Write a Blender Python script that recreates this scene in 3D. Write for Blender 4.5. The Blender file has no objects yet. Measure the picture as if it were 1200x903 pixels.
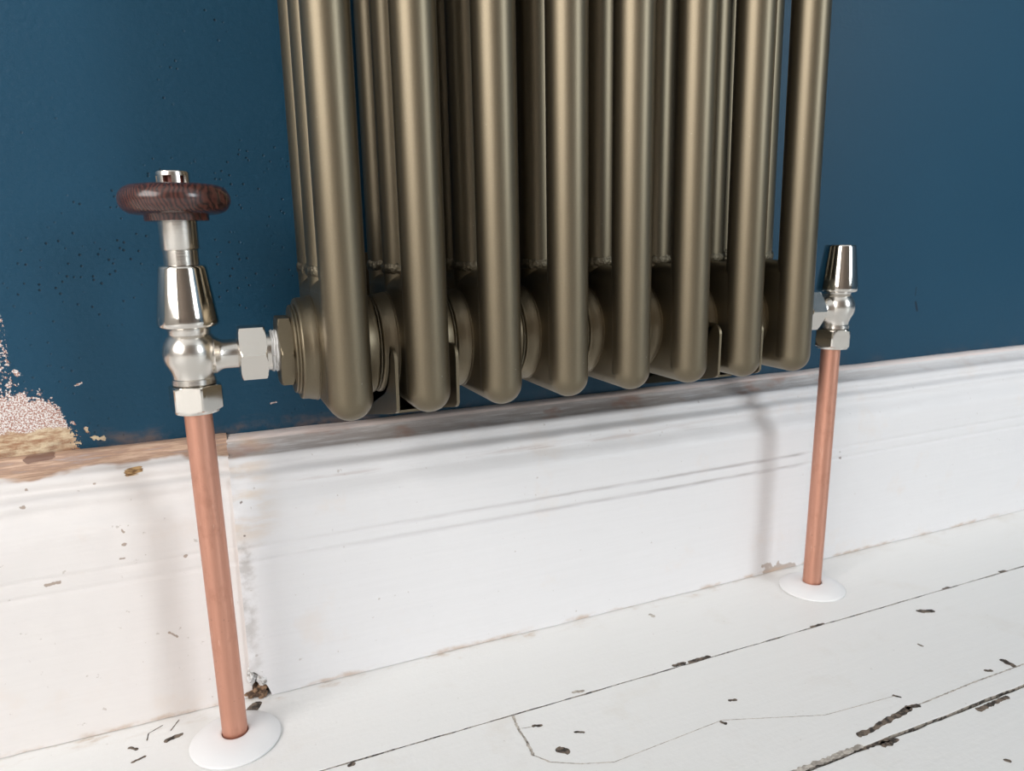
import bpy, bmesh, math, random
from mathutils import Vector, Matrix, noise as mnoise
sin, cos, pi = math.sin, math.cos, math.pi
random.seed(7)
SC = bpy.context.scene
COL = SC.collection

# ------------------------------------------------------------------ camera
cam = bpy.data.cameras.new('camera'); camo = bpy.data.objects.new('camera', cam); COL.objects.link(camo)
cam.sensor_width = 36.0; cam.sensor_fit = 'HORIZONTAL'
cam.lens = 36.0 * 849.27 / 1200.0
cam.clip_start = 0.01; cam.clip_end = 50
yaw, pitch, roll = -0.3983, -0.19858, 0.0200
Rz = Matrix.Rotation(yaw, 3, 'Z'); Rx = Matrix.Rotation(pitch, 3, 'X'); Ry = Matrix.Rotation(roll, 3, 'Y')
M3 = Rz @ Rx @ Ry @ Matrix.Rotation(pi / 2, 3, 'X')
camo.matrix_world = Matrix.Translation((-0.0695, -0.39647, 0.30324)) @ M3.to_4x4()
cam.dof.use_dof = True; cam.dof.focus_distance = 0.46; cam.dof.aperture_fstop = 12.0
SC.camera = camo

# ------------------------------------------------------------------ world, daylight, exposure
W = bpy.data.worlds.new('world'); SC.world = W; W.use_nodes = True
W.node_tree.nodes['Background'].inputs[0].default_value = (0.80, 0.90, 1.0, 1)
W.node_tree.nodes['Background'].inputs[1].default_value = 1.0

def area(name, loc, target, sx, sy, power, colr):
    l = bpy.data.lights.new(name, 'AREA'); l.shape = 'RECTANGLE'; l.size = sx; l.size_y = sy
    l.energy = power; l.color = colr
    o = bpy.data.objects.new(name, l); COL.objects.link(o)
    o.location = loc
    o.rotation_euler = (Vector(target) - Vector(loc)).to_track_quat('-Z', 'Y').to_euler()
    return o
# daylight entering through the windows: one in the side wall on the left, one in the wall behind the camera on the right
area('daylight_left', (-1.86, -1.55, 1.40), (0.3, -1.35, 1.05), 2.10, 1.55, 56, (1.0, 0.95, 0.905))
area('daylight_right', (2.25, -2.96, 1.45), (1.50, 0, 1.20), 0.88, 1.55, 42, (0.90, 0.965, 1.0))

vs = SC.view_settings
vs.view_transform = 'Standard'; vs.look = 'None'; vs.gamma = 1.0; vs.use_curve_mapping = False
vs.exposure = 0.24

# ------------------------------------------------------------------ constants of the place (metres)
P = 0.04515          # pitch of the radiator sections along X
S = 0.043            # spacing of the three tube columns along Y
TR = 0.0125          # tube radius
NSEC = 8
WY = 0.122           # painted wall plane
ZA = 0.2427          # axis height of the bottom connection
ZB = 0.2064          # lowest point of the sections
ZTOP = 2.0
X0, X1, YF = -1.9, 2.8, -3.0      # room extents
VX, VXR = -0.0785, 0.4010         # valve axes

# ------------------------------------------------------------------ node helpers
class NT:
    def __init__(s, name):
        m = bpy.data.materials.new(name); m.use_nodes = True
        s.m = m; s.t = m.node_tree; s.t.nodes.clear()
        s.out = s.t.nodes.new('ShaderNodeOutputMaterial')
        s.bsdf = s.t.nodes.new('ShaderNodeBsdfPrincipled')
        s.t.links.new(s.bsdf.outputs[0], s.out.inputs[0])
        tc = s.t.nodes.new('ShaderNodeTexCoord'); s.P = tc.outputs['Object']
        s._xyz = None
    def put(s, sock, v):
        if isinstance(v, bpy.types.NodeSocket): s.t.links.new(v, sock)
        elif v is not None:
            if sock.type == 'RGBA' and len(v) == 3: v = (*v, 1)
            sock.default_value = v
    def n(s, typ, **kw):
        nd = s.t.nodes.new(typ)
        for k, v in kw.items(): setattr(nd, k, v)
        return nd
    def math(s, op, a, b=None, c=None, clamp=False):
        nd = s.n('ShaderNodeMath', operation=op, use_clamp=clamp)
        for i, v in enumerate((a, b, c)):
            if v is not None: s.put(nd.inputs[i], v)
        return nd.outputs[0]
    def vmath(s, op, a, b=None):
        nd = s.n('ShaderNodeVectorMath', operation=op)
        s.put(nd.inputs[0], a)
        if b is not None: s.put(nd.inputs['Scale' if op == 'SCALE' else 1], b)
        return nd.outputs['Value'] if op in ('DOT_PRODUCT', 'LENGTH', 'DISTANCE') else nd.outputs[0]
    def xyz(s):
        if s._xyz is None:
            nd = s.n('ShaderNodeSeparateXYZ'); s.put(nd.inputs[0], s.P); s._xyz = nd.outputs
        return s._xyz
    def comb(s, x, y, z):
        nd = s.n('ShaderNodeCombineXYZ')
        for i, v in enumerate((x, y, z)): s.put(nd.inputs[i], v)
        return nd.outputs[0]
    def scaled(s, v, k):
        return s.vmath('MULTIPLY', v, k)
    def noise(s, v, scale, detail=4, rough=0.55, dist=0.0, col=False):
        nd = s.n('ShaderNodeTexNoise')
        s.put(nd.inputs['Vector'], v); s.put(nd.inputs['Scale'], scale); s.put(nd.inputs['Detail'], detail)
        s.put(nd.inputs['Roughness'], rough); s.put(nd.inputs['Distortion'], dist)
        return nd.outputs['Color' if col else 'Fac']
    def voro(s, v, scale, rnd=1.0, feature='F1', out='Distance'):
        nd = s.n('ShaderNodeTexVoronoi', feature=feature)
        s.put(nd.inputs['Vector'], v); s.put(nd.inputs['Scale'], scale); s.put(nd.inputs['Randomness'], rnd)
        return nd.outputs[out]
    def step(s, v, a, b, lo=0.0, hi=1.0, smooth=True):
        nd = s.n('ShaderNodeMapRange', interpolation_type='SMOOTHSTEP' if smooth else 'LINEAR')
        s.put(nd.inputs[0], v); s.put(nd.inputs[1], a); s.put(nd.inputs[2], b); s.put(nd.inputs[3], lo); s.put(nd.inputs[4], hi)
        return nd.outputs[0]
    def mix(s, f, a, b):
        nd = s.n('ShaderNodeMix', data_type='RGBA')
        s.put(nd.inputs[0], f); s.put(nd.inputs[6], a); s.put(nd.inputs[7], b)
        return nd.outputs[2]
    def bump(s, h, strength=0.5, dist=0.001, normal=None):
        nd = s.n('ShaderNodeBump'); s.put(nd.inputs['Height'], h)
        s.put(nd.inputs['Strength'], strength); s.put(nd.inputs['Distance'], dist)
        if normal is not None: s.put(nd.inputs['Normal'], normal)
        return nd.outputs[0]
    def setp(s, **kw):
        for k, v in kw.items(): s.put(s.bsdf.inputs[k.replace('_', ' ')], v)
        return s.m
    def marks(s, pv, segs, warp):
        """union of ragged strokes; segs = (ax, ay, bx, by, radius); returns 0..1"""
        acc = None
        for ax, ay, bx, by, r in segs:
            if abs(ax - bx) + abs(ay - by) < 1e-6: bx += 1e-4
            ba = (bx - ax, by - ay, 0.0); L2 = ba[0] ** 2 + ba[1] ** 2
            pa = s.vmath('SUBTRACT', pv, (ax, ay, 0.0))
            h = s.math('MULTIPLY', s.vmath('DOT_PRODUCT', pa, ba), 1.0 / L2, clamp=True)
            q = s.vmath('SUBTRACT', pa, s.vmath('SCALE', ba, h))
            d = s.vmath('LENGTH', q)
            rr = s.math('MULTIPLY', warp, r)
            v = s.step(s.math('SUBTRACT', rr, d), -0.00025, 0.00025)
            acc = v if acc is None else s.math('MAXIMUM', acc, v)
        return acc

# ------------------------------------------------------------------ materials
def mat_wall():
    k = NT('blue_wall_paint'); x, y, z = k.xyz()
    pv = k.comb(x, z, 0.0)
    base = k.mix(k.noise(k.P, 7, 4), (0.0088, 0.054, 0.101), (0.0115, 0.063, 0.115))
    base = k.mix(k.math('MULTIPLY', k.step(k.noise(k.P, 900, 2), 0.66, 0.8), 0.25), base, (0.10, 0.20, 0.28))
    # bare plaster where the paint has come away, low at the left end
    n1 = k.noise(k.P, 620, 3, 0.6); n2 = k.noise(k.P, 90, 4, 0.6)
    prof = k.math('MULTIPLY', k.step(x, -0.182, -0.150, 0.0, 1.0, False), 0.034)
    topz = k.math('SUBTRACT', k.math('ADD', k.math('SUBTRACT', 0.2175, k.math('MULTIPLY', k.math('POWER', k.math('DIVIDE', prof, 0.034), 2.6), 0.036)),
                                      k.math('MULTIPLY', k.math('SUBTRACT', n2, 0.5), 0.026)), z)
    inx = k.math('SUBTRACT', -0.1525, k.math('ADD', x, k.math('MULTIPLY', k.math('SUBTRACT', n2, 0.5), 0.016)))
    sd = k.math('MINIMUM', topz, inx)
    patch = k.step(k.math('ADD', sd, k.math('MULTIPLY', k.math('SUBTRACT', n1, 0.52), 0.020)), -0.0004, 0.0006)
    # fringe of specks above the patch at the edge of the picture
    fr = k.marks(pv, [(-0.1875, 0.262, -0.188, 0.222, 0.0062), (-0.184, 0.2268, -0.1795, 0.2225, 0.0012)], 1.0)
    fr = k.math('MULTIPLY', fr, k.step(n1, 0.53, 0.57))
    specks = k.marks(pv, [(-0.1797, 0.2302, -0.1775, 0.2282, 0.0013), (-0.1485, 0.2188, -0.1455, 0.2200, 0.0006), (-0.1532, 0.1953, -0.1525, 0.1945, 0.0010),
                          (-0.1425, 0.1842, -0.1375, 0.1832, 0.0014), (-0.1460, 0.1905, -0.1455, 0.1885, 0.0012),
                          
                          (-0.0332, 0.1950, -0.0300, 0.1955, 0.0006), 
                          (0.4500, 0.2420, 0.4560, 0.2425, 0.0007)], k.step(k.noise(k.P, 500, 2), 0.3, 0.7, 0.3, 1.6))
    bare = k.math('MAXIMUM', k.math('MAXIMUM', patch, fr), specks)
    pl = k.mix(k.step(k.noise(k.P, 1050, 3, 0.6), 0.44, 0.56), (0.42, 0.22, 0.17), (0.84, 0.80, 0.78))
    lowp = k.mix(k.step(k.noise(k.scaled(k.P, (120, 120, 420)), 1, 5, 0.65), 0.32, 0.68), (0.40, 0.22, 0.13), (0.76, 0.63, 0.44))
    pl = k.mix(k.step(k.math('ADD', z, k.math('MULTIPLY', n2, 0.01)), 0.1965, 0.1985), lowp, pl)
    c = k.mix(bare, base, pl)
    # worn, brownish paint just above the skirting
    wear = k.math('MULTIPLY', k.step(k.math('ADD', z, k.math('MULTIPLY', k.noise(k.scaled(k.P, (40, 40, 160)), 1, 4), 0.022)), 0.199, 0.188), k.step(k.noise(k.P, 60, 5), 0.42, 0.7))
    wear = k.math('MULTIPLY', wear, k.step(x, 0.15, 0.02, 0.12, 0.75))
    c = k.mix(wear, c, (0.17, 0.12, 0.10))
    pit = k.step(k.voro(k.P, 210), 0.08, 0.20)                       # small round pits in clusters
    area_m = k.math('MULTIPLY', k.step(k.noise(k.P, 15, 3), 0.49, 0.62), k.math('MULTIPLY', k.step(x, 0.12, 0.02), k.step(z, 0.20, 0.27, 0.35, 1.0)))
    pitd = k.math('MULTIPLY', k.math('MULTIPLY', k.math('SUBTRACT', 1.0, pit), area_m), k.math('SUBTRACT', 1.0, bare))
    c = k.mix(k.math('MULTIPLY', pitd, 0.85), c, (0.006, 0.016, 0.03))
    crk = k.marks(pv, [(0.5945, 0.2330, 0.5975, 0.2245, 0.0012), (0.5935, 0.2480, 0.5930, 0.2400, 0.0005)], 1.0)
    c = k.mix(crk, c, (0.006, 0.014, 0.03))
    h = k.math('ADD', k.math('MULTIPLY', k.noise(k.P, 260, 4, 0.6), 0.5), k.math('MULTIPLY', k.noise(k.scaled(k.P, (40, 40, 260)), 1, 3), 0.5))
    h = k.math('SUBTRACT', k.math('MULTIPLY', h, k.step(x, 0.25, 0.0, 0.35, 1.0)), k.math('MULTIPLY', pitd, 0.9))
    h = k.math('SUBTRACT', h, k.math('MULTIPLY', bare, k.math('ADD', 0.6, n1)))
    nb = k.bump(h, 0.6, 0.0011)
    return k.setp(Base_Color=c, Roughness=k.math('ADD', 0.44, k.math('MULTIPLY', bare, 0.5)), Normal=nb, Specular_IOR_Level=0.26)

def mat_skirting(tint, name, left):
    k = NT(name); x, y, z = k.xyz(); pv = k.comb(x, z, 0.0)
    st = k.noise(k.scaled(k.P, (14, 60, 420)), 1, 4, 0.6)
    c = k.mix(st, tint, tuple(min(1, t * 1.06) for t in tint))
    blot = k.noise(k.P, 22, 5, 0.6)
    c = k.mix(k.math('MULTIPLY', k.step(blot, 0.56, 0.74), 0.30), c, (0.78, 0.68, 0.60))
    # fine grime specks
    c = k.mix(k.math('MULTIPLY', k.step(k.noise(k.P, 210, 3), 0.69, 0.76), 0.45), c, (0.36, 0.30, 0.25))
    # upper ledge: scuffed through to primer and bare wood
    str2 = k.noise(k.scaled(k.P, (30, 220, 500)), 1, 5, 0.65); big = k.noise(k.scaled(k.P, (26, 30, 60)), 1, 3)
    if left:
        led = k.step(k.math('ADD', z, k.math('MULTIPLY', k.math('SUBTRACT', big, 0.5), 0.012)), 0.1672, 0.1690)
        c = k.mix(k.math('MULTIPLY', led, k.step(str2, 0.30, 0.5, 0.55, 1.0)), c, k.mix(k.step(str2, 0.30, 0.68), (0.24, 0.105, 0.06), (0.70, 0.50, 0.37)))
        c = k.mix(k.math('MULTIPLY', k.marks(pv, [(-0.1780, 0.1765, -0.166, 0.1770, 0.0020)], k.step(str2, 0.3, 0.7, 0.5, 1.5)), 0.8), c, (0.16, 0.08, 0.06))
        spots = [(-0.1235, 0.1640, -0.1175, 0.1652, 0.0019)]
        c = k.mix(k.marks(pv, spots, k.step(str2, 0.3, 0.7, 0.5, 1.5)), c, k.mix(k.step(k.noise(k.scaled(k.P, (160, 160, 700)), 1, 3), 0.35, 0.65), (0.14, 0.065, 0.02), (0.60, 0.38, 0.17)))
        ch = [(-0.1725, 0.1058, -0.1655, 0.1066, 0.0009), (-0.1430, 0.1601, -0.1426, 0.1601, 0.0008), (-0.1784, 0.1616, -0.1780, 0.1616, 0.0008),
              (-0.1805, 0.1536, -0.1790, 0.1536, 0.0008), (-0.1295, 0.1240, -0.1285, 0.1236, 0.0009), (-0.1320, 0.1150, -0.1300, 0.1150, 0.0006),
              (-0.1290, 0.1330, -0.1286, 0.1320, 0.0008), (-0.0960, 0.1095, -0.0950, 0.1098, 0.0010), (-0.0860, 0.1050, -0.0856, 0.1050, 0.0007),
              (-0.1100, 0.0600, -0.1060, 0.0560, 0.0007)]
        c = k.mix(k.math('MULTIPLY', k.marks(pv, ch, k.step(k.noise(k.P, 400, 2), 0.3, 0.7, 0.5, 1.4)), 0.8), c, (0.33, 0.24, 0.18))
    else:
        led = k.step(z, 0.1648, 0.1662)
        dirt = k.math('MULTIPLY', led, k.step(x, 0.62, 0.36, 0.18, 1.0))  # ledge dirt, with the radiator's shade painted into the colour along its span
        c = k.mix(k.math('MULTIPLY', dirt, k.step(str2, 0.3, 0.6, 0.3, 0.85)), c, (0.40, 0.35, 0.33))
        warm = k.math('MULTIPLY', led, k.step(big, 0.54, 0.66))
        c = k.mix(k.math('MULTIPLY', warm, k.step(x, 0.60, 0.42, 0.12, 0.6)), c, (0.42, 0.24, 0.18))
        lip = k.step(z, 0.1728, 0.1738)
        c = k.mix(k.math('MULTIPLY', lip, k.step(str2, 0.35, 0.6, 0.95, 0.5)), c, (0.86, 0.74, 0.70))
        # grime collected in the two scribed lines and along the cove
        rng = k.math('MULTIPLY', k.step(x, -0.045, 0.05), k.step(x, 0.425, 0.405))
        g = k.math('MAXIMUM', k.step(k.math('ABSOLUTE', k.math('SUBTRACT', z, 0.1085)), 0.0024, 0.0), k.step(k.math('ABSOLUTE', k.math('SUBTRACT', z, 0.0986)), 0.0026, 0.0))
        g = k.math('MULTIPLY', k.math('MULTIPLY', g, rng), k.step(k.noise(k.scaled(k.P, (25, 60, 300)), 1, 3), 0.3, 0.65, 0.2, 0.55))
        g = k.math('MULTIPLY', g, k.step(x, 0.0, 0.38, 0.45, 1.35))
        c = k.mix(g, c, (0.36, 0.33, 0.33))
        cv = k.math('MULTIPLY', k.step(k.math('ABSOLUTE', k.math('SUBTRACT', z, 0.1465)), 0.0045, 0.0), k.step(k.noise(k.scaled(k.P, (18, 60, 200)), 1, 4), 0.45, 0.7, 0.0, 0.55))
        c = k.mix(k.math('MULTIPLY', cv, k.step(x, 0.5, 0.3)), c, (0.46, 0.38, 0.35))
        # grime at the butt joint beside the pipe
        jd = k.math('MULTIPLY', k.step(k.math('SUBTRACT', x, k.math('MULTIPLY', k.noise(k.scaled(k.P, (80, 80, 260)), 1, 4), 0.010)), -0.0588, -0.0650), k.step(k.noise(k.P, 110, 5, 0.6), 0.36, 0.68))
        jd = k.math('MULTIPLY', jd, k.math('MULTIPLY', k.step(z, 0.125, 0.105, 0.25, 1.0), k.step(z, 0.03, 0.05, 0.6, 1.0)))
        c = k.mix(k.math('MULTIPLY', jd, 0.55), c, (0.36, 0.33, 0.30))
        yl = k.math('MULTIPLY', k.step(x, -0.030, -0.055), k.step(k.noise(k.scaled(k.P, (30, 30, 90)), 1, 4), 0.42, 0.66))
        c = k.mix(k.math('MULTIPLY', k.math('MULTIPLY', yl, k.step(z, 0.10, 0.125)), 0.45), c, (0.66, 0.50, 0.34))
        ch = [(-0.0600, 0.1395, -0.0592, 0.1397, 0.0006), (-0.0598, 0.1180, -0.0595, 0.1180, 0.0005), (0.4600, 0.0990, 0.4610, 0.0985, 0.0010), (0.4590, 0.1045, 0.4592, 0.1045, 0.0006)]
        c = k.mix(k.math('MULTIPLY', k.marks(pv, ch, k.step(k.noise(k.P, 400, 2), 0.3, 0.7, 0.5, 1.4)), 0.8), c, (0.16, 0.11, 0.09))
        st1 = k.marks(pv, [(0.378, 0.002, 0.408, 0.002, 0.009)], k.step(k.noise(k.P, 60, 4), 0.3, 0.8, 0.1, 1.3))
        c = k.mix(k.math('MULTIPLY', st1, 0.6), c, (0.30, 0.19, 0.12))
    foot = k.math('MULTIPLY', k.step(k.math('ADD', z, k.math('MULTIPLY', k.noise(k.P, 90, 4), 0.008)), 0.0085, 0.0045), k.step(k.noise(k.scaled(k.P, (30, 60, 60)), 1, 4), 0.44, 0.62))
    c = k.mix(k.math('MULTIPLY', foot, 0.7), c, (0.52, 0.38, 0.28))
    h = k.math('ADD', k.math('MULTIPLY', st, 0.8), k.math('MULTIPLY', k.noise(k.P, 320, 3), 0.5))
    return k.setp(Base_Color=c, Roughness=0.42, Normal=k.bump(h, 0.35, 0.0007))

FLOOR_CHIPS = [(0.2174, -0.0054, 0.2260, -0.0056, .0020), (0.2305, -0.0066, 0.2470, -0.0066, .0022), (0.3458, -0.0066, 0.3582, -0.0066, .0014),
    (0.4427, -0.0247, 0.4519, -0.0291, .0030), (0.4337, -0.0986, 0.4339, -0.1057, .0026), (0.1023, -0.0500, 0.1058, -0.0532, .0028),
    (0.0974, -0.0236, 0.1022, -0.0249, .0014), (0.1188, -0.0396, 0.1237, -0.0419, .0010), (0.326, -0.1077, 0.334, -0.1095, .0021),
    (0.2268, -0.0543, 0.2310, -0.0553, .0013), (0.2076, -0.0695, 0.2090, -0.0719, .0014), (0.3288, -0.0952, 0.3313, -0.0983, .0011),
    (0.4107, -0.1018, 0.4144, -0.1035, .0015), (0.3985, -0.0588, 0.3992, -0.0617, .0010), (-0.1172, 0.0593, -0.1089, 0.0625, .0019),
    (-0.1378, 0.0619, -0.1338, 0.0584, .0014), (-0.1284, 0.0650, -0.1279, 0.0720, .0004), (-0.1279, 0.0720, -0.1200, 0.0770, .0004), (-0.1150, 0.0690, -0.1103, 0.0787, .0004),
    (-0.1353, 0.0468, -0.1286, 0.0494, .0011), (-0.0161, -0.0105, -0.0139, -0.0099, .0018), (0.2827, -0.1264, 0.2935, -0.1263, .0026),
    (0.3658, -0.1278, 0.3954, -0.1268, .0019), (0.2677, -0.1236, 0.2889, -0.1242, .0018), (0.3356, -0.1649, 0.3371, -0.1664, .0014),
    (0.5700, -0.0070, 0.5760, -0.0075, .0022), (0.4950, -0.0068, 0.5020, -0.0068, .0013), (0.2765, -0.1151, 0.3268, -0.1090, .0024)]
FLOOR_CHIPS += [(-0.0665, 0.0700, -0.0620, 0.0740, .0042)]
FLOOR_TAN = [(0.1370, -0.0029, 0.1437, -0.0039, .0017), (0.2425, 0.0629, 0.2435, 0.0594, .0018), (0.2120, -0.1222, 0.2690, -0.1222, .0020),
    (0.0895, -0.0089, 0.0877, -0.0228, .0010), (0.0877, -0.0228, 0.0877, -0.0358, .0008), (0.0877, -0.0358, 0.0864, -0.0476, .0011),
    (0.0864, -0.0476, 0.0931, -0.0570, .0006), (0.0931, -0.0570, 0.1085, -0.0656, .0004), (0.1085, -0.0656, 0.1274, -0.0726, .0004),
    (0.1274, -0.0726, 0.2092, -0.0683, .0003), (0.2092, -0.0683, 0.2722, -0.0916, .0003), (0.2722, -0.0916, 0.3304, -0.0959, .0003),
    (0.3348, -0.1089, 0.3895, -0.1074, .0006), (0.3895, -0.1074, 0.4430, -0.1076, .0006), (0.0974, -0.0240, 0.0900, -0.0225, .0004)]

def mat_floor():
    k = NT('white_floor_paint'); x, y, z = k.xyz()
    st = k.noise(k.scaled(k.P, (16, 300, 60)), 1, 4, 0.6)
    c = k.mix(st, (0.85, 0.845, 0.83), (0.89, 0.885, 0.87))
    c = k.mix(k.math('MULTIPLY', k.step(k.noise(k.P, 18, 5, 0.6), 0.55, 0.75), 0.25), c, (0.72, 0.66, 0.58))
    c = k.mix(k.math('MULTIPLY', k.step(k.noise(k.P, 260, 3), 0.70, 0.77), 0.4), c, (0.40, 0.36, 0.30))
    dirt = k.math('MULTIPLY', k.step(k.math('ADD', y, k.math('MULTIPLY', k.noise(k.P, 70, 5), 0.03)), 0.082, 0.100), k.step(k.noise(k.scaled(k.P, (40, 90, 60)), 1, 5, 0.65), 0.50, 0.70))
    c = k.mix(k.math('MULTIPLY', dirt, k.step(x, 0.45, 0.30, 0.25, 0.75)), c, (0.56, 0.44, 0.33))
    h = k.math('ADD', k.math('MULTIPLY', st, 0.6), k.math('MULTIPLY', k.noise(k.P, 300, 3), 0.5))
    return k.setp(Base_Color=c, Roughness=0.45, Normal=k.bump(h, 0.4, 0.0007))

def mat_bronze():
    k = NT('bronze_metallic_lacquer')
    fl = k.noise(k.P, 2600, 2, 0.6)
    c = k.mix(fl, (0.158, 0.130, 0.087), (0.222, 0.186, 0.128))
    sp = k.step(k.noise(k.P, 380, 2), 0.765, 0.785)
    c = k.mix(k.math('MULTIPLY', sp, 0.5), c, (0.55, 0.52, 0.46))
    h = k.noise(k.P, 900, 2)
    return k.setp(Base_Color=c, Metallic=1.0, Roughness=0.44, Normal=k.bump(h, 0.10, 0.0003), Coat_Weight=0.12, Coat_Roughness=0.3)
def mat_weld():
    k = NT('lacquered_weld')
    c = k.mix(k.noise(k.P, 300, 4), (0.13, 0.11, 0.075), (0.23, 0.20, 0.145))
    return k.setp(Base_Color=c, Metallic=0.95, Roughness=0.36, Normal=k.bump(k.noise(k.P, 260, 4, 0.6), 0.8, 0.002))
def mat_simple(name, col, metal, rough, var=0.06, scale=60, bump=0.0, bscale=300, bdist=0.0005, **kw):
    k = NT(name)
    c = k.mix(k.noise(k.P, scale, 4), tuple(max(0, v * (1 - var)) for v in col), tuple(min(1, v * (1 + var)) for v in col))
    k.setp(Base_Color=c, Metallic=metal, Roughness=rough, **kw)
    if bump: k.setp(Normal=k.bump(k.noise(k.P, bscale, 3), bump, bdist))
    return k.m
def mat_nickel(name, rough, brushed):
    k = NT(name)
    n = k.noise(k.P, 240, 3)
    r = k.math('ADD', rough, k.math('MULTIPLY', n, 0.08))
    k.setp(Base_Color=(0.70, 0.665, 0.615), Metallic=1.0, Roughness=r)
    if brushed: k.setp(Normal=k.bump(k.noise(k.scaled(k.P, (60, 60, 2600)), 1, 2), brushed, 0.00015))
    return k.m
def mat_copper():
    k = NT('tarnished_copper')
    v = k.noise(k.scaled(k.P, (420, 420, 26)), 1, 4, 0.6)
    b = k.noise(k.scaled(k.P, (60, 60, 34)), 1, 5, 0.65)
    c = k.mix(v, (0.585, 0.28, 0.195), (0.72, 0.385, 0.285))
    c = k.mix(k.math('MULTIPLY', k.step(b, 0.52, 0.72), 0.55), c, (0.46, 0.21, 0.14))
    c = k.mix(k.math('MULTIPLY', k.step(k.noise(k.P, 230, 4, 0.7), 0.66, 0.75), 0.55), c, (0.20, 0.10, 0.08))
    sc = k.step(k.noise(k.scaled(k.P, (700, 700, 60)), 1, 3), 0.68, 0.74)
    c = k.mix(k.math('MULTIPLY', sc, 0.35), c, (0.95, 0.70, 0.58))
    return k.setp(Base_Color=c, Metallic=0.85, Roughness=k.math('ADD', 0.34, k.math('MULTIPLY', b, 0.14)), Normal=k.bump(v, 0.12, 0.0003))
def mat_rosewood():
    k = NT('polished_dark_rosewood')
    wv = k.vmath('ADD', k.P, k.vmath('MULTIPLY', k.vmath('SUBTRACT', k.noise(k.P, 55, 3, col=True), (0.5, 0.5, 0.5)), (0.010, 0.010, 0.010)))
    nd = k.n('ShaderNodeTexWave', wave_type='RINGS', rings_direction='SPHERICAL', wave_profile='SIN')
    k.put(nd.inputs['Vector'], k.vmath('SUBTRACT', wv, (-0.060, 0.012, 0.072)))
    k.put(nd.inputs['Scale'], 160.0); k.put(nd.inputs['Distortion'], 1.6); k.put(nd.inputs['Detail'], 3.0); k.put(nd.inputs['Detail Scale'], 2.0)
    fine = k.noise(k.scaled(wv, (900, 120, 60)), 1, 3)
    c = k.mix(nd.outputs['Fac'], (0.028, 0.015, 0.014), (0.105, 0.036, 0.027))
    c = k.mix(k.math('MULTIPLY', k.step(fine, 0.5, 0.75), 0.5), c, (0.03, 0.016, 0.014))
    return k.setp(Base_Color=c, Roughness=0.27, Coat_Weight=0.25, Coat_Roughness=0.12)
def mat_tape():
    k = NT('white_thread_tape')
    return k.setp(Base_Color=(0.86, 0.86, 0.86), Roughness=0.5, Normal=k.bump(k.noise(k.scaled(k.P, (900, 300, 300)), 1, 4, 0.65), 1.0, 0.0012), Subsurface_Weight=0.15, Subsurface_Radius=(0.001, 0.001, 0.001))
def mat_lump(name, a, b):
    k = NT(name)
    n = k.noise(k.P, 190, 4, 0.6)
    return k.setp(Base_Color=k.mix(k.step(n, 0.42, 0.58), a, b), Roughness=0.85, Normal=k.bump(k.noise(k.P, 420, 4), 0.8, 0.0015))

M = dict(seam=mat_lump('grimy_board_edge', (0.07, 0.06, 0.052), (0.40, 0.36, 0.31)), dkchip=mat_lump('dark_bare_floor_wood', (0.045, 0.036, 0.030), (0.20, 0.155, 0.12)), tanchip=mat_lump('dusty_bare_floor_wood', (0.38, 0.34, 0.30), (0.62, 0.57, 0.51)), wall=mat_wall(), skl=mat_skirting((0.77, 0.735, 0.715), 'pinkish_white_skirting_paint', True),
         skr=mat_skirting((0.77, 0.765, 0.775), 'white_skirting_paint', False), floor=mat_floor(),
         bronze=mat_bronze(), weld=mat_weld(), nickel=mat_nickel('polished_nickel', 0.07, 0.0), satin=mat_nickel('brushed_nickel', 0.20, 0.25),
         copper=mat_copper(), rose=mat_rosewood(), tape=mat_tape(),
         redring=mat_simple('red_brown_insert', (0.24, 0.055, 0.035), 0, 0.4),
         plastic=mat_simple('white_plastic', (0.86, 0.86, 0.865), 0, 0.30, 0.01),
         subfloor=mat_simple('dusty_dark_subfloor', (0.045, 0.037, 0.03), 0, 0.9, 0.3),
         cream=mat_simple('cream_room_paint', (0.66, 0.60, 0.54), 0, 0.7, 0.03, 3), dim=mat_simple('blue_room_paint', (0.016, 0.055, 0.095), 0, 0.7, 0.03, 3), tan=mat_simple('tan_room_paint', (0.17, 0.135, 0.11), 0, 0.7, 0.03, 3), ceil=mat_simple('white_ceiling_paint', (0.80, 0.80, 0.79), 0, 0.8, 0.02, 3),
         frame=mat_simple('white_gloss_frame', (0.75, 0.75, 0.74), 0, 0.35, 0.02), dkwood=mat_lump('broken_brown_wood', (0.07, 0.04, 0.025), (0.28, 0.17, 0.10)),
         filler=mat_lump('crumbly_grey_filler', (0.33, 0.31, 0.29), (0.74, 0.74, 0.74)))

# ------------------------------------------------------------------ mesh helpers
def finish(bm, name, mat, parent=None, sharp=32, smooth=True):
    bmesh.ops.remove_doubles(bm, verts=bm.verts, dist=1e-7)
    bmesh.ops.recalc_face_normals(bm, faces=bm.faces)
    for f in bm.faces: f.smooth = smooth
    if smooth:
        lim = math.radians(sharp)
        for e in bm.edges:
            if len(e.link_faces) == 2 and e.calc_face_angle(0) > lim: e.smooth = False
    me = bpy.data.meshes.new(name); bm.to_mesh(me); bm.free()
    me.materials.append(mat)
    return link(name, me, parent)
def link(name, me, parent=None):
    o = bpy.data.objects.new(name, me); COL.objects.link(o)
    if parent is not None: o.parent = parent
    return o
def empty(name, loc=(0, 0, 0)):
    o = bpy.data.objects.new(name, None); COL.objects.link(o); o.location = loc; o.empty_display_size = 0.05
    return o
def tag(o, label, cat, group=None):
    o['label'] = label; o['category'] = cat
    if group: o['group'] = group
    return o
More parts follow.
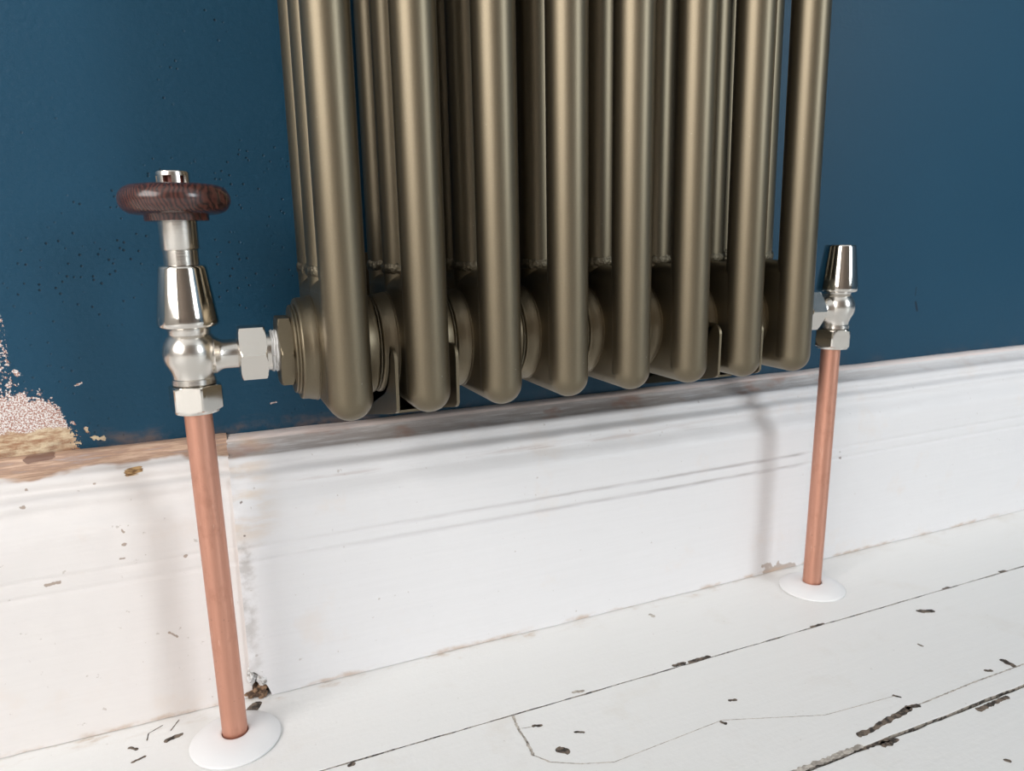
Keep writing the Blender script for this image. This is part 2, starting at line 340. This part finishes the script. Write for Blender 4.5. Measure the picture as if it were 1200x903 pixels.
def grid(bm, rings, closed=True, cap0=True, cap1=True):
    vs = [[bm.verts.new(p) for p in r] for r in rings]
    n = len(vs[0])
    for a, b in zip(vs, vs[1:]):
        for i in range(n if closed else n - 1):
            j = (i + 1) % n
            try: bm.faces.new((a[i], a[j], b[j], b[i]))
            except ValueError: pass
    if cap0: bm.faces.new(vs[0][::-1])
    if cap1: bm.faces.new(vs[-1])
    return vs
AX = {'z': Matrix.Identity(3), 'x': Matrix(((0, 0, 1), (1, 0, 0), (0, 1, 0))), '-x': Matrix(((0, 0, -1), (-1, 0, 0), (0, 1, 0)))}
def lathe(prof, org=(0, 0, 0), axis='z', seg=56, bm=None, rfun=None, cap0=True, cap1=True):
    """prof = [(radius, distance along axis)]"""
    bm = bm or bmesh.new(); R_ = AX[axis]; org = Vector(org); rings = []
    for r, t in prof:
        ring = []
        for i in range(seg):
            a = 2 * pi * i / seg
            rr = rfun(a, r, t) if rfun else r
            ring.append(org + R_ @ Vector((rr * cos(a), rr * sin(a), t)))
        rings.append(ring)
    grid(bm, rings, True, cap0, cap1)
    return bm
def hexnut(flat, t0, t1, org, axis, phase=0.0, ch=0.0012, bm=None, hole=None):
    """hexagonal nut with turned chamfers; flat = half the width across the flats"""
    corner = flat / cos(pi / 6)
    def rf(a, r, t):
        b = ((a - phase) % (pi / 3)) - pi / 6
        return min(flat / cos(b), r)
    lo = flat * 0.985
    prof = [(lo * 0.9, t0), (lo, t0)]
    for i in range(1, 5):
        u = i / 4; prof.append((lo + (corner * 1.01 - lo) * u, t0 + ch * u * u))
    for i in range(4, 0, -1):
        u = i / 4; prof.append((lo + (corner * 1.01 - lo) * u, t1 - ch * u * u))
    prof += [(lo, t1), (lo * 0.9, t1)]
    return lathe(prof, org, axis, 72, bm, rf)
def arc(cr, ct, rad, a0, a1, n):
    """profile points on an arc, angles in degrees from the +radius direction towards +t"""
    return [(cr + rad * cos(math.radians(a0 + (a1 - a0) * i / n)), ct + rad * sin(math.radians(a0 + (a1 - a0) * i / n))) for i in range(n + 1)]
def box(bm, a, b):
    vs = [bm.verts.new((x, y, z)) for x in (a[0], b[0]) for y in (a[1], b[1]) for z in (a[2], b[2])]
    for f in ((0, 1, 3, 2), (4, 6, 7, 5), (0, 4, 5, 1), (2, 3, 7, 6), (0, 2, 6, 4), (1, 5, 7, 3)): bm.faces.new([vs[i] for i in f])
    return bm
def bevel_box(a, b, w=0.001, seg=2):
    bm = box(bmesh.new(), a, b)
    bmesh.ops.bevel(bm, geom=list(bm.edges), offset=w, segments=seg, affect='EDGES', profile=0.6)
    return bm
def struct(o): o['kind'] = 'structure'; return o

# ------------------------------------------------------------------ the room
def wall_quad(name, a, b, mat):
    return struct(finish(box(bmesh.new(), a, b), name, mat, smooth=False))
wall_quad('wall_back', (X0, WY, -0.02), (X1, WY + 0.1, 2.7), M['wall'])
wall_quad('wall_right', (X1, YF - 0.1, -0.02), (X1 + 0.1, WY + 0.1, 2.7), M['dim'])
wall_quad('ceiling', (X0 - 0.1, YF - 0.1, 2.7), (X1 + 0.1, WY + 0.1, 2.8), M['ceil'])
WIN = [(-2.65, -0.45), (1.78, 2.72)]; WZ = (0.60, 2.28)       # left wall (along Y), front wall (along X)
def holed(name, vertical_x, lo, hi, win, mat):
    bm = bmesh.new()
    def bx(a, b, z0, z1):
        if vertical_x: box(bm, (X0 - 0.1, a, z0), (X0, b, z1))
        else: box(bm, (a, YF - 0.1, z0), (b, YF, z1))
    bx(lo, win[0], -0.02, 2.7); bx(win[1], hi, -0.02, 2.7); bx(win[0], win[1], -0.02, WZ[0]); bx(win[0], win[1], WZ[1], 2.7)
    struct(finish(bm, name, mat, smooth=False))
    bm = bmesh.new()
    def fr(a, b, z0, z1):
        if vertical_x: box(bm, (X0 - 0.08, a, z0), (X0 - 0.045, b, z1))
        else: box(bm, (a, YF - 0.08, z0), (b, YF - 0.045, z1))
    a, b = win
    fr(a, a + .05, *WZ); fr(b - .05, b, *WZ); fr(a, b, WZ[0], WZ[0] + .06); fr(a, b, WZ[1] - .05, WZ[1]); fr(a, b, 1.42, 1.47)
    return bm
struct(finish(holed('wall_left', True, YF - 0.1, WY + 0.1, WIN[0], M['cream']), 'window_1', M['frame'], smooth=False))
struct(finish(holed('wall_front', False, X0, X1, WIN[1], M['tan']), 'window_2', M['frame'], smooth=False))

# floor: dark sub-floor with a white board for every plank
floor = struct(finish(box(bmesh.new(), (X0, YF, -0.05), (X1, WY, -0.019)), 'floor', M['subfloor'], smooth=False))
def plank(x0, x1, y0, y1, top=0.0, rag=0.0006, seed=0):
    xs = [x0, min(x1, -0.32)] if x0 < -0.32 else [x0]
    if x0 < 0.75 and x1 > -0.32:
        t = max(x0, -0.32); e = min(x1, 0.75)
        n = max(2, int((e - t) / 0.006)); xs += [t + (e - t) * i / n for i in range(n + 1)]
    xs.append(x1); xs = sorted(set(round(v, 5) for v in xs))
    rings = []
    for x in xs:
        w0 = rag * mnoise.noise((x * 60, seed, 0.3)) + rag * 0.7 * mnoise.noise((x * 220, seed, 5.3))
        w1 = rag * mnoise.noise((x * 60, seed, 9.3)) + rag * 0.7 * mnoise.noise((x * 220, seed, 15.3))
        a, b = y0 + w0, y1 + w1; r = 0.0004
        rings.append([(x, a, -0.019), (x, a, top - r), (x, a + r * .3, top - r * .3), (x, a + r, top), (x, b - r, top), (x, b - r * .3, top - r * .3), (x, b, top - r), (x, b, -0.019)])
    bm = bmesh.new(); grid(bm, rings, True)
    o = finish(bm, 'plank', M['floor'], floor, 12)
    o.data.materials.append(M['seam'])
    for p_ in o.data.polygons:
        if abs(p_.normal.y) > 0.9: p_.material_index = 1
    return o
PL = [plank(X0, X1, -0.0071, WY, 0.0, 0.0004, 1), plank(X0, X1, -0.1229, -0.0082, 0.0002, 0.0006, 2)]
y = -0.1246
for i in range(25):
    if y < YF + 0.02: break
    y2 = max(YF, y - 0.1165); PL.append(plank(X0, X1, y2, y, -0.0003 + 0.0003 * (i % 2), 0.0007 if i < 2 else 0.0, 3 + i)); y = y2 - 0.0014

# ragged chips and hairline splits where the floor paint has gone down to the wood
def chip(ax, ay, bx, by, r, mat, name, seed, rag=0.6):
    a = Vector((ax, ay, 0)); b = Vector((bx, by, 0)); d = b - a; L = d.length
    u = d.normalized() if L > 1e-6 else Vector((1, 0, 0)); w = Vector((-u.y, u.x, 0))
    n = max(10, int(L / 0.0008)); side = [[], []]
    for i in range(n + 1):
        t = -r * 0.9 + (L + 1.8 * r) * i / n
        e = 1.0 if 0 <= t <= L else math.sqrt(max(0.0, 1 - (min(abs(t), abs(t - L)) / (r * 0.95)) ** 2))
        for s_, sg in enumerate((-1, 1)):
            p0 = a + u * t
            fq = min(520.0, 0.6 / max(r, 0.0003)); q = mnoise.noise((p0.x * fq, p0.y * fq, seed + s_ * 7)) + (0.5 if L < 0.03 else 0.15) * mnoise.noise((p0.x * 1300, p0.y * 1300, seed + s_ * 7))
            side[s_].append(p0 + w * sg * r * max(0.05, e * (1 + rag * q)))
    my = (ay + by) / 2
    pl = PL[0] if my > -0.0076 else PL[1] if my > -0.1236 else PL[2]
    top = {0: 0.0, 1: 0.0002, 2: -0.0003}[PL.index(pl)] + 0.00012
    bm = bmesh.new()
    L_ = [bm.verts.new((v.x, v.y, top)) for v in side[0]]; R2 = [bm.verts.new((v.x, v.y, top)) for v in side[1]]
    for i in range(n): bm.faces.new((L_[i], L_[i + 1], R2[i + 1], R2[i]))
    return finish(bm, name, mat, pl, 60)
for i, c in enumerate(FLOOR_CHIPS): chip(*c[:4], c[4] * 0.85, M['dkchip'], 'paint_chip', i * 3.1)
for i, c in enumerate(FLOOR_TAN): chip(*c[:4], c[4] * 0.8, M['tanchip'], 'paint_split', 200 + i * 3.1, 0.9)

# moulded skirting in two boards that butt beside the valve pipe
sk = struct(empty('baseboard_back', (0, 0, 0)))
SKP = [(.1219, .1762), (.1190, .1766), (.1150, .1757), (.1128, .1742), (.1122, .1722), (.1095, .1700), (.1060, .1678), (.1030, .1664), (.1008, .1661), (.0985, .1653), (.0970, .1640), (.0963, .1622), (.0966, .1602), (.0973, .1585), (.0968, .1572), (.0945, .1562), (.0918, .1553), (.0898, .1541), (.0888, .1525), (.0885, .1506),
       (.0890, .1487), (.0889, .1466), (.0878, .1442), (.0858, .1415), (.0838, .1388), (.0822, .1360), (.0812, .1335), (.0807, .1312), (.0805, .1290), (.0805, .1115),
       (.0807, .1100), (.0817, .1092), (.0819, .1085), (.0816, .1076), (.0807, .1067), (.0805, .1050), (.0805, .1015), (.0807, .1002), (.0817, .0994), (.0819, .0986), (.0816, .0977), (.0807, .0967), (.0805, .0955),
       (.0805, .085), (.0806, .070), (.0804, .055), (.0806, .040), (.0805, .028), (.0805, .018), (.0805, .010), (.0805, .004), (.0805, .0005)]
def skirt(x0, x1, fine0, fine1, dy, dz, mat, notch=None, seed=0.0, rough=0.0004, groove=0.4):
    xs = [x0, x1]; n = int((fine1 - fine0) / 0.004)
    xs += [fine0 + (fine1 - fine0) * i / n for i in range(n + 1)]
    if notch: xs += [notch[0] + (notch[1] - notch[0]) * i / 24 for i in range(25)]
    xs = sorted(set(round(v, 5) for v in xs)); rings = []
    for x in xs:
        ring = []
        zmin = 0.0005
        if notch and x < notch[1]:
            u = (x - notch[0]) / (notch[1] - notch[0])
            zmin = max(0.0005, notch[2] * (1 - u ** 2.2) + 0.0022 * mnoise.noise((x * 420, 3.1, 0)))
        for (yy, zz) in SKP:
            fz = max(zz, zmin)
            if .095 < zz < .113: yy = .0805 + (yy - .0805) * groove
            w = rough * mnoise.noise((x * 34, zz * 60, seed)) + rough * 0.8 * mnoise.noise((x * 130, zz * 160, seed + 4)) + 0.0007 * mnoise.noise((x * 9, zz * 10, seed + 8))
            top = dz if zz > 0.13 else dz * max(0, zz - .02) / 0.11
            ring.append((x, min(WY - 0.0001, yy + dy * (1 if zz < .165 else max(0.0, (.1765 - zz) / .0115)) + w), fz + top + (0.0006 * mnoise.noise((x * 20, zz * 4, seed + 2)) if zz > .14 else 0)))
        ring.append((x, WY - 0.0001, max(0.0005, zmin * 0.9)))
        rings.append(ring)
    bm = bmesh.new(); grid(bm, rings, True)
    return finish(bm, 'skirting_board', mat, sk, 50)
skirt(X0, -0.0640, -0.30, -0.0640, 0.0030, 0.0015, M['skl'], None, 1.0, 0.0007, 0.25)
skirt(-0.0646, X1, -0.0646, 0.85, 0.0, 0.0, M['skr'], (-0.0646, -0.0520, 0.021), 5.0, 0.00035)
def lump(name, c, rad, mat, seed, amp=0.35):
    bm = bmesh.new(); bmesh.ops.create_icosphere(bm, subdivisions=4, radius=1.0)
    for v in bm.verts:
        d = v.co.normalized(); k = 1 + amp * mnoise.noise(d * 1.6 + Vector((seed, 0, 0))) + amp * .5 * mnoise.noise(d * 4.5 + Vector((0, seed, 0)))
        v.co = Vector((c[0] + d.x * rad[0] * k, c[1] + d.y * rad[1] * k, max(0.0004, c[2] + d.z * rad[2] * k)))
    return finish(bm, name, mat, sk, 60)
lump('filler_lump', (-0.0560, 0.0860, 0.0150), (0.0062, 0.0060, 0.0075), M['filler'], 3.0)
lump('filler_lump', (-0.0640, 0.0850, 0.0165), (0.0030, 0.0040, 0.0065), M['filler'], 8.0)
lump('wood_splinter', (-0.0602, 0.0850, 0.0035), (0.0060, 0.0050, 0.0050), M['dkwood'], 5.0, 0.6)

# ------------------------------------------------------------------ radiator
def slab(z1, z2, x_half=TR, r=TR, na=10, nt=14):
    """rounded slab: a sphere of radius r swept over a rectangle in the YZ plane"""
    bm = bmesh.new(); quad = [(0.0008, 0.0, z1), (2 * S - 0.0008, 0.0, z1), (2 * S - 0.0008, 0.0, z2), (0.0008, 0.0, z2)]
    rings = []
    for it in range(nt + 1):
        th = pi * (0.10 + 0.80 * it / nt); xx = x_half * cos(th) / cos(pi * 0.10); rr = r * (sin(th) if 0 < it < nt else sin(pi * .10))
        ring = []
        for q, (qy, _, qz) in enumerate(quad):
            for i in range(na + 1):
                a = pi + q * pi / 2 + (pi / 2) * i / na
                ring.append((xx, qy + rr * cos(a), qz + rr * sin(a)))
        rings.append(ring)
    grid(bm, rings, True)
    return bm
rad = empty('column_radiator', (3.5 * P, S, ZB))
tag(rad, 'tall bronze metallic column radiator with eight sections against the blue wall', 'radiator')
off = Vector(rad.location)
ZW = 0.2875
def to_section(bm):
    bmesh.ops.translate(bm, verts=bm.verts, vec=(0, -S, -ZB)); return bm
hdr_me = None
def tube_bm(yc, z0, z1, seg=40):
    return lathe([(TR, z0), (TR, z0 + 0.04), (TR, 0.5), (TR, 1.1), (TR, z1)], (0, yc, 0), 'z', seg)
def weld_bm(yc, zc, seed):
    bm = bmesh.new(); rings = []
    for i in range(44):
        a = 2 * pi * i / 44; ring = []
        lumpy = 0.0013 * mnoise.noise((cos(a) * 3, sin(a) * 3, seed)) + 0.0005 * sin(a * 17)
        for j in range(8):
            b = 2 * pi * j / 8; rr = TR + 0.0001 + (0.0009 + lumpy * .5) * cos(b)
            ring.append((rr * cos(a), yc + rr * sin(a), zc + lumpy + 0.0030 * sin(b)))
        rings.append(ring)
    rings.append(rings[0]); grid(bm, rings, True, False, False)
    return bm
def boss_prof():
    return [(0.0, 0.0), (0.0312, 0.0), (0.0312, 0.0010)] + [(0.0300 + 0.0008 * cos(t * pi / 6), 0.0012 + 0.004 * t / 3) for t in range(4)] + [(0.0298, 0.0082)] + arc(0.0284, 0.0084, 0.0014, 0, 90, 5) + [(0.0, 0.0098)]
MESH = {}
def sec_mesh(key, bm, mat, sharp=32):
    o = finish(to_section(bm), key, mat, None, sharp); MESH[key] = o.data; bpy.data.objects.remove(o)
sec_mesh('section_header', slab(ZB + TR, ZW - TR - 0.002, TR - 0.0003, TR - 0.0002), M['bronze'], 50)
sec_mesh('top_header', slab(ZTOP - 0.07, ZTOP - TR), M['bronze'], 50)
sec_mesh('tube_front', lathe([(TR * sin(a), ZB + TR - TR * cos(a)) for a in [pi / 2 * i / 12 for i in range(1, 13)]] + [(TR, 0.26), (TR, 0.5), (TR, 1.1), (TR, ZTOP - 0.03)], (0, 0, 0), 'z', 40), M['bronze'])
sec_mesh('tube_mid', tube_bm(S, ZW - 0.012, ZTOP - 0.03), M['bronze'])
sec_mesh('tube_back', tube_bm(2 * S, ZW - 0.012, ZTOP - 0.03), M['bronze'])
sec_mesh('weld_mid', weld_bm(S, ZW, 1.0), M['weld'], 80)
sec_mesh('weld_back', weld_bm(2 * S, ZW + 0.001, 4.0), M['weld'], 80)
sec_mesh('boss_r', lathe(boss_prof()[1:-1], (TR - 0.0004, S, ZA), 'x', 64), M['bronze'])
sec_mesh('boss_l', lathe(boss_prof()[1:-1], (-TR + 0.0004, S, ZA), '-x', 64), M['bronze'])
sec_mesh('seam', lathe([(0.0288, -0.0004), (0.0288, 0.0004)], (P / 2, S, ZA), 'x', 64), M['weld'])
for i in range(NSEC):
    sec = link('section', MESH['section_header'], rad); sec.location = (i * P - off.x, 0, 0)
    for nm, key in (('column_tube', 'tube_front'), ('column_tube', 'tube_mid'), ('column_tube', 'tube_back'), ('weld_bead', 'weld_mid'), ('weld_bead', 'weld_back'),
                    ('header', 'top_header'), ('boss', 'boss_l'), ('boss', 'boss_r')):
        link(nm, MESH[key], sec)
    if i < NSEC - 1:
        g = link('joint_ring', MESH['seam'], sec)
# bushes that close the two ends: ring, then hexagon
for sgn, xs in ((-1, 0.0), (1, (NSEC - 1) * P)):
    ax = '-x' if sgn < 0 else 'x'; x0 = xs + sgn * 0.0218
    bm = lathe([(0.0245, 0.0)] + arc(0.0256, 0.0006, 0.0010, -70, 60, 4) + arc(0.0250, 0.0022, 0.0009, -40, 90, 4) + [(0.0235, 0.0032), (0.021, 0.0033)], (x0 - off.x, 0, ZA - ZB), ax, 64)
    finish(bm, 'end_ring', M['bronze'], rad)
    bm = hexnut(0.0192, 0.0030, 0.0110, (x0 - off.x, 0, ZA - ZB), ax, 0.0, 0.0012)
    finish(bm, 'end_plug', M['bronze'], rad, 20)

# cradle brackets that carry the radiator off the wall
def bracket(xc, label):
    t = empty('wall_bracket', (xc, WY, ZB)); tag(t, label, 'bracket', 'cradle brackets under the radiator')
    R_ = 0.0322; zt = ZA + 0.0015
    out = []
    # front upright with rounded corners, underside falling towards the wall
    yf = 0.0005; rc = 0.0075
    out += [(yf + rc - rc * cos(a), zt - rc + rc * sin(a)) for a in [pi / 2 * i / 6 for i in range(7)]]
    out += [(S - R_ + 0.0006, zt)]
    for i in range(1, 20):
        a = pi + pi * i / 20
        out.append((S + R_ * cos(a), ZA + R_ * sin(a)))
    out += [(S + R_, zt), (WY - 0.0002, zt), (WY - 0.0002, 0.1802), (0.0060, 0.2060), (0.0030, 0.2073), (0.0012, 0.2095)]
    for sgn in (-1, 1):
        bm = bmesh.new(); xa, xb = sgn * 0.0172, sgn * 0.0190
        ra = [bm.verts.new((xa, y_ - WY, z_ - ZB)) for y_, z_ in out]; rb = [bm.verts.new((xb, y_ - WY, z_ - ZB)) for y_, z_ in out]
        n = len(out)
        for i in range(n): bm.faces.new((ra[i], ra[(i + 1) % n], rb[(i + 1) % n], rb[i]))
        fa = bm.faces.new(ra); fb = bm.faces.new(rb[::-1])
        bmesh.ops.triangulate(bm, faces=[fa, fb])
        finish(bm, 'side_plate', M['bronze'], t, 30)
    bm = bmesh.new()
    rings = [[(x_, 0.030 - WY, 0.2002 - ZB), (x_, 0.030 - WY, 0.2018 - ZB), (x_, -0.0003, 0.1820 - ZB), (x_, -0.0003, 0.1804 - ZB)] for x_ in (-0.0171, 0.0171)]
    grid(bm, rings, True)
    finish(bm, 'base_plate', M['bronze'], t)
    finish(bevel_box((-0.022, -0.0030, -0.026), (0.022, -0.0002, 0.09), 0.0005), 'fixing_plate', M['bronze'], t)
    return t
bracket(1 * P, 'thin bronze cradle bracket around the second radiator section from the left')
bracket(6 * P, 'thin bronze cradle bracket around the second radiator section from the right')

# ------------------------------------------------------------------ valves
def valve_common(t, side):
    """ball body, compression nut and union; side = +1 union points to +X; local origin on the axis at floor height 0 -> ZA"""
    b = [(0.0098, 0.0178), (0.0112, 0.0172), (0.0115, 0.0150)] + [(0.0150 * cos(math.radians(a)), 0.0022 + 0.0150 * sin(math.radians(a))) for a in (44, 36, 26, 16, 6, -4, -14, -24, -34)] + \
        [(0.0116, -0.0082), (0.0110, -0.0102), (0.0110, -0.0118), (0.0116, -0.0122), (0.0118, -0.0150), (0.0112, -0.0156), (0.007, -0.0157)]
    bm = lathe(b[::-1], (0, 0, 0), 'z', 64)
    body = finish(bm, 'valve_body', M['satin'], t, 40)
    ax = 'x' if side > 0 else '-x'
    bm = lathe([(0.0082, 0.0080), (0.0108, 0.0120), (0.0092, 0.0142), (0.0083, 0.0162), (0.0083, 0.0258)], (0, 0, 0), ax, 48)
    finish(bm, 'side_branch', M['satin'], t)
    bm = hexnut(0.0128, -0.0300, -0.0158, (0, 0, 0), 'z', math.radians(-77), 0.0016)
    n = finish(bm, 'compression_nut', M['nickel'], t, 14)
    finish(lathe([(0.0078, -0.0316), (0.0118, -0.0316), (0.0121, -0.0310), (0.0121, -0.0299), (0.010, -0.0299)], (0, 0, 0), 'z', 48), 'nut_collar', M['nickel'], n)
    u = finish(hexnut(0.0147, 0.0247, 0.0394, (0, 0, 0), ax, 0.0, 0.0012), 'union_nut', M['satin'], t, 14)
    finish(lathe([(0.0108, 0.0240), (0.0130, 0.0247), (0.0130, 0.0250)], (0, 0, 0), ax, 48), 'nut_collar', M['satin'], u)
    end = 0.0468 if side > 0 else abs(VXR - ((NSEC - 1) * P + 0.0218 + 0.0108))
    tail = finish(lathe([(0.0112, 0.0392), (0.0114, 0.0430), (0.0110, end)], (0, 0, 0), ax, 48), 'tail', M['satin'], t)
    bm = bmesh.new(); rings = []
    for i in range(15):
        tt = 0.0416 + (0.0474 - 0.0416) * i / 14; ring = []
        for j in range(48):
            a = 2 * pi * j / 48
            r = 0.0119 + 0.0007 * mnoise.noise((cos(a) * 4, sin(a) * 4, tt * 900)) + 0.0003 * sin(tt * 4200 + a * 2)
            if i in (0, 14): r = 0.0108
            v = AX[ax] @ Vector((r * cos(a), r * sin(a), tt + 0.0007 * mnoise.noise((cos(a) * 2, sin(a) * 2, 3.0)) if i < 14 else tt))
            ring.append(v)
        rings.append(ring)
    grid(bm, rings, True); 
    if side > 0: finish(bm, 'thread_tape', M['tape'], tail, 70)
    else: bm.free()
    return body

# hand-wheel valve on the left
v = empty('radiator_valve', (VX, S, ZA)); tag(v, 'polished nickel angle valve with dark wooden handwheel left of the radiator', 'valve')
valve_common(v, 1)
zc = -ZA
bm = lathe([(0.0100, .2588 + zc), (0.0136, .2592 + zc)] + [(0.0136 + 0.0024 * sin(math.radians(a)), .2615 + zc - 0.0023 * cos(math.radians(a))) for a in (20, 45, 70, 90)] +
           [(0.0161, .2622 + zc), (0.0156, .2660 + zc), (0.0124, .2912 + zc)] + [(0.0120, .2925 + zc), (0.0112, .2931 + zc), (0.0085, .2931 + zc)], (0, 0, 0), 'z', 64)
finish(bm, 'bonnet', M['nickel'], v, 40)
bm = lathe([(0.0090, .2925 + zc), (0.0090, .3010 + zc), (0.0094, .3014 + zc), (0.0098, .3022 + zc), (0.0099, .3176 + zc)], (0, 0, 0), 'z', 56)
finish(bm, 'spindle_sleeve', M['satin'], v, 40)
wprof = [(0.006, .3166 + zc), (0.0158, .3166 + zc), (0.0162, .3172 + zc), (0.0162, .3196 + zc), (0.0166, .3201 + zc), (0.0205, .3200 + zc)]
cz_, cr_, hh = .3277 + zc, 0.0205, 0.0075
wprof += [(cr_ + 0.0075 * cos(math.radians(a)), cz_ + hh * sin(math.radians(a))) for a in range(-82, 83, 9)]
wprof += [(0.0190, .3354 + zc), (0.0150, .3351 + zc), (0.0100, .3343 + zc), (0.006, .3342 + zc)]
bm = lathe(wprof, (0, 0, 0), 'z', 96)
wheel = finish(bm, 'handwheel', M['rose'], v, 50)
wheel['label'] = 'dark striped polished wooden handwheel'
# slotted top cap: rim, six posts and the red insert seen through the slots
capp = finish(lathe([(0.0055, .3398 + zc), (0.0083, .3398 + zc), (0.0083, .3414 + zc), (0.0080, .3421 + zc), (0.0072, .3424 + zc), (0.0050, .3424 + zc)], (0, 0, 0), 'z', 56), 'slotted_cap', M['satin'], v, 40)
base_a = -pi / 2 - math.radians(19)
for i in range(6):
    a0 = base_a + math.radians(15) + i * pi / 3; bm = bmesh.new(); rings = []
    for j in range(7):
        a = a0 + math.radians(30) * j / 6
        rings.append([(r * cos(a), r * sin(a), z_ + zc) for r, z_ in ((0.0066, .3335), (0.0083, .3335), (0.0083, .3400), (0.0066, .3400))])
    grid(bm, rings, True)
    finish(bm, 'cap_post', M['satin'], capp, 40)
finish(lathe([(0.0052, .3335 + zc), (0.0052, .3405 + zc)], (0, 0, 0), 'z', 32), 'insert', M['redring'], capp)['label'] = 'red brown insert behind the slots'

# lockshield valve on the right
v = empty('lockshield_valve', (VXR, S, ZA)); tag(v, 'polished nickel lockshield valve with tapered cap right of the radiator', 'valve')
v.rotation_euler = (0, math.radians(1.6), 0)
valve_common(v, -1)
bm = lathe([(0.0090, .2568 + zc), (0.0135, .2570 + zc)] + [(0.0135 + 0.0022 * sin(math.radians(a)), .2592 + zc - 0.0022 * cos(math.radians(a))) for a in (20, 45, 70, 90)] +
           [(0.0157, .2600 + zc), (0.0155, .2630 + zc), (0.0120, .2925 + zc), (0.0117, .2936 + zc), (0.0110, .2941 + zc), (0.0002, .2941 + zc)], (0, 0, 0), 'z', 64)
finish(bm, 'tapered_cap', M['nickel'], v, 40)

# ------------------------------------------------------------------ copper tails and floor collars
def pipe(x_top, x_bot, z_top, label):
    bm = bmesh.new(); rings = []; n = 40
    for i in range(9):
        u = i / 8; z_ = -0.018 + (z_top + 0.018) * u
        xx = x_bot + (x_top - x_bot) * (z_ / z_top)
        rings.append([(xx - x_bot + 0.0075 * cos(2 * pi * j / n), 0.0075 * sin(2 * pi * j / n), z_) for j in range(n)])
    grid(bm, rings, True)
    o = finish(bm, 'copper_pipe', M['copper']); o.location = (x_bot, S, 0)
    return tag(o, label, 'pipe', 'copper pipes feeding the radiator')
pipe(VX - 0.0001, -0.0769, 0.222, 'copper pipe rising from the floor to the wooden handwheel valve')
pipe(VXR - 0.0016, 0.3954, 0.222, 'copper pipe rising from the floor to the tapered lockshield valve')
def collar(x, y, label, tilt=0.0):
    bm = lathe([(0.0080, 0.0004), (0.0268, 0.0004)] + arc(0.0262, 0.0012, 0.0008, -60, 80, 4) + [(0.0240, 0.0033), (0.0205, 0.0047), (0.0165, 0.0057), (0.0125, 0.0062), (0.0098, 0.0066), (0.0084, 0.0066), (0.0079, 0.0062), (0.0079, 0.0004)], (0, 0, 0), 'z', 64, None, None, False, False)
    o = finish(bm, 'pipe_collar', M['plastic'], None, 40); o.location = (x, y, 0.0)
    return tag(o, label, 'pipe collar', 'white floor collars')
collar(-0.0769, S - 0.0008, 'white domed plastic collar around the foot of the left copper pipe')
collar(0.3956, S - 0.0004, 'white domed plastic collar around the foot of the right copper pipe')
